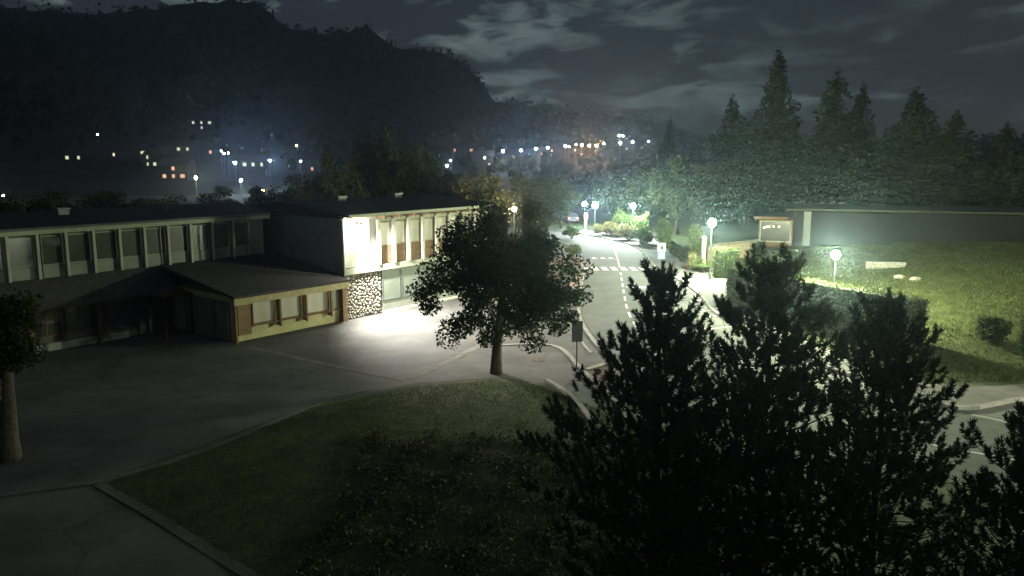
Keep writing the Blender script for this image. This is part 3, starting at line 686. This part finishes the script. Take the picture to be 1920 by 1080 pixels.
k = (den > .0) & inside(x, y, lawn) & (y < 29 - .12 * x)
P = np.stack([x[k], y[k], .05 + .16 * g.random(k.sum())], 1)
tag(put('ground_cover', fastmesh('ground_cover', quads(P, .11, g), 4, M['cover'])), 'low leafy ground cover on the dark lawn', 'ground cover', kind='stuff')

# ------------------------------------------------------------------ street lamps and signs
ICO = None
def street_lamp(label, x, y, z0, z, inten, col, r=.25, arm=None):
    t = thing('street_lamp', label, 'street lamp', (x, y, z0), 0, 'street lamps along the road'); h = z - z0
    M_('base', lathe([(.13, -.05), (.13, .5), (.085, .56)], 10), M['metal'], t)
    M_('pole', tube([(0, 0, .5), (0, 0, h - r - .06)], [.065, .045], 10), M['metal'], t)
    hdp = M_('lantern', lathe([(.05, h - r - .12), (.14, h - r - .04), (.12, h - r - .005)], 12), M['metaldark'], t)
    M_('cap', lathe([(r * .8, h + r + .01), (r * .85, h + r + .05), (.04, h + r + .14)], 12), M['metaldark'], hdp)
    M_('bulb', ([(a, b, c + h) for a, b, c in ball(r)[0]], ball(r)[1]), emis('lamp_glow', col, 3.1 * inten / (pi * r * r)), hdp)
    return t
COOL = (.80, 1.0, .84)
street_lamp('nearest street lamp shining blue white beside the short hedge', 17.1, 68.4, 0.11, AT(1330, 418, 68.4)[2], 420, (.86, 1.0, .70), .34)
q = AT(1187, 386, 102.6); street_lamp('second street lamp standing among pale bushes behind the kerb', q[0], 102.6, .0, q[2], 400, COOL, .3)
q = AT(1116, 385, 111); street_lamp('brightest of the two far street lamps at the road bend', q[0], 111, .0, q[2], 270, (.92, 1.0, .92), .38)
q = AT(1096, 382, 122); street_lamp('bluish far street lamp, left of the far pair at the road bend', q[0], 122, .0, q[2], 170, (.6, .8, 1.0), .3)
q = AT(1567, 478, 51.5); street_lamp('street lamp glaring above the pines behind the long hedge', q[0], 51.5, float(bank(q[0], 51.5)), q[2], 600, (.93, 1.0, .62), .27)
street_lamp('street lamp out of view beyond the right edge of the road', 30.0, 23.5, 0.0, 5.0, 250, (.93, 1.0, .70), .25)
q = AT(964, 392, 80); street_lamp('warm orange street lamp showing above the round street tree', q[0], 80, .0, q[2], 190, (1, .60, .26), .2)
# rectangular notice panel seen from behind
q = G(1081, 690)
t = thing('notice_sign', 'tall rectangular sign panel on a thin post at the yard entrance', 'sign', (q[0], q[1], 0), radians(8))
M_('post', tube([(0, 0, 0), (0, 0, 1.45)], [.035, .035], 8), M['metaldark'], t); M_('foot_plate', box(-.16, .16, -.14, .14, 0, .05), M['metaldark'], t)
M_('panel', box(-.27, .29, -.03, .03, 1.36, 2.42), M['metal'], t)
q = G(1242, 507)
t = thing('road_sign', 'pedestrian sign with white panel over blue panel beside the zebra crossing', 'sign', (q[0] - .15, q[1], .1), radians(6))
M_('post', tube([(0, 0, 0), (0, 0, 2.55)], [.04, .04], 8), M['metal'], t)
pn = M_('white_panel', box(-.36, .36, -.07, -.045, 1.75, 2.48), M['white'], t)
M_('symbol', ([(.02 + .2 * cos(a), -.074, 2.05 + .2 * sin(a)) for a in np.linspace(0, 2 * pi, 13)[:-1]], [tuple(range(12))]), M['black'], pn)
pn = M_('blue_panel', box(-.33, .33, -.07, -.045, 1.02, 1.70), M['blue'], t)
M_('symbol', ([(-.24, -.074, 1.13), (.24, -.074, 1.13), (0, -.074, 1.6)], [(0, 1, 2)]), M['white'], pn)
q = G(1098, 433.5)
t = thing('marker_post', 'cream marker post with a wider rounded head at the road bend', 'post', (q[0], q[1], 0))
M_('stem', lathe([(.10, 0), (.12, .2), (.2, 1.75)], 10), M['creampost'], t)
M_('head', lathe([(.21, 1.75), (.31, 1.85), (.31, 2.35), (.26, 2.58), (.12, 2.7)], 12), M['creampost'], t)
q = G(1322, 516)
t = thing('gate_post', 'square cream gate post left of the short hedge', 'post', (17.45, 72.5, bank(17.45, 72.5)))
M_('shaft', box(-.17, .17, -.17, .17, -.1, 3.3), M['fence'], t); M_('cap', ([(-.22, -.22, 3.3), (.22, -.22, 3.3), (.22, .22, 3.3), (-.22, .22, 3.3), (0, 0, 3.48)], [(3, 2, 1, 0), (0, 1, 4), (1, 2, 4), (2, 3, 4), (3, 0, 4)]), M['creampost'], t)
# distant car with red tail lights
t = thing('parked_car', 'distant car with red tail lights beyond the road bend', 'car', (9.6, 131, 0), radians(8))
prof_ = [(-2.1, .35), (-2.1, .95), (-1.75, 1.0), (-1.1, 1.45), (.5, 1.45), (1.2, .98), (2.0, .85), (2.1, .35)]
M_('body', ([(.85, y, z) for y, z in prof_] + [(-.85, y, z) for y, z in prof_], [tuple(range(8)), tuple(range(15, 7, -1))] + [(i, 8 + i, 8 + (i + 1) % 8, (i + 1) % 8) for i in range(8)]), M['car'], t)
for sx in (-.8, .8):
    for y in (-1.3, 1.3): M_('wheel', tube([(sx - .1, y, .32), (sx + .1, y, .32)], [.32, .32], 12), M['tyre'], t)
    M_('tail_light', box(sx * .85 - .14, sx * .85 + .14, -2.16, -2.1, .72, .9), emis('tail_light', (1, .12, .06), 25), t)

# ------------------------------------------------------------------ low house on the bank, fence, low stone wall
hx, hy = AT(1422, 447, 86)[0], 86.0; hz = float(bank(hx + 5, hy))
Hs = thing('low_house', 'low flat roofed house on the bank with a warmly lit window', 'house', (hx, hy, hz), radians(-17))
def hp(n, vf, m, par=None): return M_(n, vf, M[m], par or Hs)
hp('wall', box(3.6, 36, .1, 9, -1.5, 3.55), 'housedark'); hp('wall', box(0, 3.5, .5, 7, -1.5, 2.6), 'wood')
hp('roof', box(-.5, 3.6, -.3, 8, 2.75, 2.95), 'tile'); hp('roof', box(2.7, 36.6, -.8, 9.6, 3.72, 3.9), 'roof')
hp('fascia', box(2.6, 36.7, -.92, -.81, 3.70, 3.92), 'fasciadark'); hp('fascia', box(-.55, 2.9, -.40, -.31, 2.70, 2.98), 'wood')
hp('pillar', box(4.5, 5.2, -.25, .09, -1.2, 3.6), 'wallgrey')
lw = hp('window', join(box(.1, .22, .36, .48, .2, 2.5), box(3.2, 3.32, .36, .48, .2, 2.5), box(.23, 3.19, .36, .48, .2, .34), box(.23, 3.19, .36, .48, 2.38, 2.5)), 'trim')
M_('pane', box(.23, 3.19, .40, .44, .35, 2.37), M['glassdark'], lw)
warm = emis('warm_ceiling_light', (1, .62, .34), 9)
for x, z in ((1.05, 1.86), (1.5, 1.9), (2.05, 1.9)): M_('ceiling_light', ([(a + x, b + .3, c + z) for a, b, c in ball(.085, 8, 4)[0]], ball(.085, 8, 4)[1]), warm, lw)
M_('ceiling_light', ([(.45, .33, 1.66), (.95, .33, 1.84), (.95, .33, 1.96), (.45, .33, 1.78), (.45, .37, 1.66), (.95, .37, 1.84), (.95, .37, 1.96), (.45, .37, 1.78)], [(0, 1, 2, 3), (7, 6, 5, 4), (0, 4, 5, 1), (3, 2, 6, 7)]), warm, lw)
fx0, fx1, fy = AT(1328, 470, 80)[0], AT(1422, 470, 80)[0], 80.0
Fn = thing('wooden_fence', 'weathered board fence with a pale lit top rail below the lit window', 'fence', (fx0, fy, 0))
bm_ = mesh('board', *box(-.085, .085, -.012, .012, 0, 1.55), M['fence'])
nb_ = int((fx1 - fx0) / .18)
for k in range(nb_):
    x = .09 + k * .18; put('board', bm_, Fn, (x, 0, float(bank(fx0 + x, fy)) + .05), 0, (1, 1, 1 + .02 * sin(k * 2.1)))
V = []
for k in range(nb_ + 1):
    x = k * .18; z = float(bank(fx0 + x, fy)) + 1.66
    V += [(x, -.09, z), (x, .09, z), (x, .09, z + .14), (x, -.09, z + .14)]
M_('top_rail', (V, [(4 * k + a, 4 * k + 4 + a, 4 * k + 4 + (a + 1) % 4, 4 * k + (a + 1) % 4) for k in range(nb_) for a in range(4)] + [(0, 1, 2, 3), tuple(4 * nb_ + a for a in (3, 2, 1, 0))]), M['band'], Fn)
for k in range(0, nb_ + 1, 10): M_('post', box(k * .18 - .06, k * .18 + .06, .03, .14, float(bank(fx0 + k * .18, fy)) - .2, float(bank(fx0 + k * .18, fy)) + 1.65), M['fence'], Fn)
q = T(1660, 503)
Ws = thing('low_stone_wall', 'short low stone wall at the top of the lit grass bank', 'wall', q, radians(-12))
M_('core', box(-1.5, 1.5, -.16, .16, -.35, .5), M['mortar'], Ws)
smb = [mesh('stone', *box(-.5, .5, -.5, .5, -.5, .5), M['stone']) for _ in range(1)]
rs = random.Random(9)
for row in range(3):
    x = -1.52
    while x < 1.35:
        l = rs.uniform(.26, .46); put('stone', smb[0], Ws, (x + l / 2, rs.uniform(-.012, .012), -.05 + .235 * row), 0, (l - .03, .42, .21)); x += l
for k, (px, py, lb) in enumerate([(1686, 521, 'pale boulder left of the pair on the grass bank'), (1716, 525, 'pale boulder right of the pair on the grass bank')]):
    q = T(px, py); V, Fc = ball(.3, 8, 5); rs = random.Random(k)
    V = [(a * rs.uniform(.8, 1.3) * 1.4, b * rs.uniform(.8, 1.1), c * .6 + .08) for a, b, c in V]
    tag(M_('boulder', (V, Fc), M['stone'], loc=q), lb, 'rock')

# ------------------------------------------------------------------ the town on the hillside
FARK = .85
def far_lamp(px, py, inten, col, lb, h=9.0, r=.5):
    q = march(px, py, h); r = float(np.clip(np.hypot(q[0], q[1]) * (.0013 if inten >= 300 else .0009), .16, .7)); t = thing('hillside_lamp', lb, 'street lamp', (q[0], q[1], q[2] - h), 0, 'lamps of the town on the hillside')
    M_('pole', tube([(0, 0, -.6), (0, 0, h - r)], [.10, .06], 6), M['metal'], t)
    M_('bulb', ([(a, b, c + h) for a, b, c in ball(r, 8, 4)[0]], ball(r, 8, 4)[1]), emis('far_lamp_glow', col, FARK * inten / (pi * r * r)), t)
WH, BL, WM, OR = (.95, .97, 1.0), (.62, .76, 1.0), (1, .80, .5), (1, .34, .07)
for px, py, I_, col, lb in [
    (441, 305, 900, BL, 'left of the two bright blue white hillside lamps'),
    (506, 301, 1100, BL, 'brightest blue white hillside lamp above the left wing roof'),
    (452, 338, 120, WH, 'small lamp just under the left bright hillside lamp'),
    (367, 333, 330, WM, 'warm hillside lamp beside the orange lit house'),
    (564, 302, 180, BL, 'small bluish hillside lamp right of the brightest'),
    (556, 273, 90, OR, 'tiny orange lamp above the small bluish one'),
    (655, 350, 60, WM, 'small warm lamp above the flood lamp'),
    (838, 311, 180, BL, 'lowest blue lamp left of the long lamp row'),
    (845, 301, 60, WM, 'small warm lamp just above the lowest blue lamp'),
    (909, 296, 90, WM, 'small yellowish lamp at the left start of the long row'),
    (943, 283, 900, BL, 'large violet white lamp leading the long row'),
    (977, 282, 440, BL, 'second lamp of the long row'),
    (1005, 279, 660, BL, 'third lamp of the long row'),
    (1027, 277, 480, BL, 'fourth lamp of the long row'),
    (1060, 274, 720, BL, 'fifth lamp of the long row, close beside another'),
    (1067, 275, 160, WH, 'sixth lamp of the long row, close beside another'),
    (1080, 271, 120, BL, 'small blue lamp left of the orange group'),
    (1091, 272, 900, OR, 'leftmost lamp of the orange group'),
    (1105, 273, 1100, OR, 'middle lamp of the orange group'),
    (1118, 273, 1600, (1, .40, .13), 'brightest lamp of the orange group'),
    (1132, 269, 180, BL, 'blue lamp right of the orange group'),
    (1162, 254, 520, WH, 'upper left lamp of the far right cluster'),
    (1168, 255, 150, WM, 'upper right lamp of the far right cluster'),
    (1163, 268, 840, WH, 'lower left lamp of the far right cluster'),
    (1186, 266, 600, BL, 'lower right lamp of the far right cluster'),
    (1216, 265, 90, WM, 'last tiny lamp at the right end of the row'),
    (6, 367, 40, WM, 'tiny yellowish lamp at the left edge'),
    (183, 252, 45, WM, 'lone tiny light high on the left hillside'),
    (415, 283, 60, BL, 'left of the three tiny bluish lights'),
    (420, 288, 60, BL, 'lowest of the three tiny bluish lights'),
    (428, 287, 40, BL, 'right of the three tiny bluish lights'),
    (493, 357, 25, OR, 'tiny orange light below the brightest hillside lamp')]:
    far_lamp(px, py, I_, col, lb)
litw = [emis('lit_window_cream', (1, .86, .55), 1.1), emis('lit_window_green', (.85, .95, .6), .8), emis('lit_window_orange', (1, .5, .28), .9)]
def far_house(px, py, lit, ck, lb, w=11, rz=.1):
    q = march(px, py, 2.5)
    t = thing('hillside_house', lb, 'house', (q[0], q[1], q[2] - 2.5), rz, 'houses of the town on the hillside')
    dp, h = 8, 5.2
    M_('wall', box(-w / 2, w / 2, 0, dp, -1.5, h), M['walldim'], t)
    M_('roof', ([(-w / 2 - .5, -.6, h), (w / 2 + .5, -.6, h), (w / 2 + .5, dp / 2, h + 2.6), (-w / 2 - .5, dp / 2, h + 2.6), (-w / 2 - .5, dp + .6, h), (w / 2 + .5, dp + .6, h)], [(0, 1, 2, 3), (3, 2, 5, 4), (0, 3, 4), (1, 5, 2)]), M['tile'], t)
    k = 0
    for fl_ in (0, 1):
        for j in range(3):
            x = -w / 2 + w * (j + .5) / 3; z = .9 + fl_ * 2.5
            hwid = .45 + .4 * ((px * 13 + k * 7) % 10) / 10
            f = M_('window', join(box(x - hwid, x - hwid + .08, -.07, -.005, z, z + 1.4), box(x + hwid - .08, x + hwid, -.07, -.005, z, z + 1.4), box(x - hwid + .09, x + hwid - .09, -.07, -.005, z, z + .1), box(x - hwid + .09, x + hwid - .09, -.07, -.005, z + 1.3, z + 1.4)), M['walldim'], t)
            M_('pane', box(x - hwid + .09, x + hwid - .09, -.05, -.01, z + .11, z + 1.29), litw[ck] if k in lit else M['glassdark'], f); k += 1
for px, py, lit, ck, lb in [
    (378, 236, (3, 4, 5, 1), 1, 'highest hillside house with several lit windows'),
    (148, 304, (3, 4), 1, 'leftmost dim hillside house with two lit windows'),
    (198, 296, (0,), 0, 'hillside house with one lit window left of the lit group'),
    (214, 298, (4,), 0, 'narrow hillside house with one lit upper window'),
    (248, 294, (3, 5), 1, 'hillside house with two lit upper windows in the lit group'),
    (290, 303, (0, 1, 3), 1, 'hillside house with bright windows left of the orange lit house'),
    (318, 286, (5,), 1, 'small hillside house above the orange lit house'),
    (352, 287, (3, 4), 1, 'hillside house with yellow windows above the warm lamp'),
    (325, 325, (0, 1, 2, 4), 2, 'orange lit house beside the warm hillside lamp'),
    (395, 293, (4,), 2, 'small hillside house with one orange window'),
    (475, 317, (3, 4, 5), 1, 'hillside house between the two bright lamps'),
    (585, 312, (1,), 2, 'dim house right of the small bluish hillside lamp'),
    (822, 299, (3,), 0, 'dim house left of the long lamp row'),
    (868, 288, (3, 5), 2, 'reddish lit house left of the long lamp row'),
    (905, 305, (2,), 0, 'small house with one lit window under the yellowish lamp'),
    (962, 301, (1, 4), 0, 'house under the large violet white lamp'),
    (990, 300, (0,), 2, 'house under the second lamp of the row'),
    (1015, 294, (3, 4), 0, 'house with yellow windows under the third lamp of the row'),
    (1048, 288, (0, 3), 0, 'house under the fifth lamp of the row'),
    (1078, 287, (2, 4), 0, 'house under the small blue lamp'),
    (1175, 276, (1,), 0, 'house under the far right lamp cluster')]:
    far_house(px, py, lit, ck, lb, 9 + (px % 5), ((px * 7) % 10 - 5) * .05)

# woods on the hillside
g = np.random.default_rng(99); n = 5200
rw = 255 + 640 * g.random(n) ** .75; aw = g.uniform(-.95, .95, n)
xw, yw = rw * np.sin(aw), rw * np.cos(aw)
den = np.sin(xw * .021 + 1) + np.cos(yw * .017 + xw * .009) + g.normal(size=n) * .6
k = (den > -.35) | (rw > 520); xw, yw, rw = xw[k], yw[k], rw[k]
zw = hill(xw, yw); hw = g.uniform(4, 10, len(xw)) * (1 - .45 * (rw < 620))
kk = np.repeat(np.arange(len(xw)), 12); p = g.normal(size=(len(kk), 3)); p /= np.linalg.norm(p, axis=1)[:, None]
P = np.stack([xw, yw, zw + hw * .5], 1)[kk] + p * np.stack([hw * .38, hw * .38, hw * .5], 1)[kk]
tag(put('hillside_wood', fastmesh('hillside_wood', quads(P, 2.6, g, .8), 4, M['leafbg'])), 'dark woods covering the far hills', 'wood', kind='stuff')

# ------------------------------------------------------------------ haze added to give the lamps bluish halos
hm = bpy.data.materials.new('night_haze'); hm.use_nodes = True; t = hm.node_tree; t.nodes.clear()
pv = t.nodes.new('ShaderNodeVolumePrincipled'); pv.inputs['Color'].default_value = (.58, .80, 1, 1); pv.inputs['Density'].default_value = .00032; pv.inputs['Anisotropy'].default_value = .88
o = t.nodes.new('ShaderNodeOutputMaterial'); t.links.new(pv.outputs[0], o.inputs['Volume'])
tag(M_('haze', box(-1080, 1080, -120, 1120, -3, 230), hm), 'thin night haze', 'haze', kind='stuff')
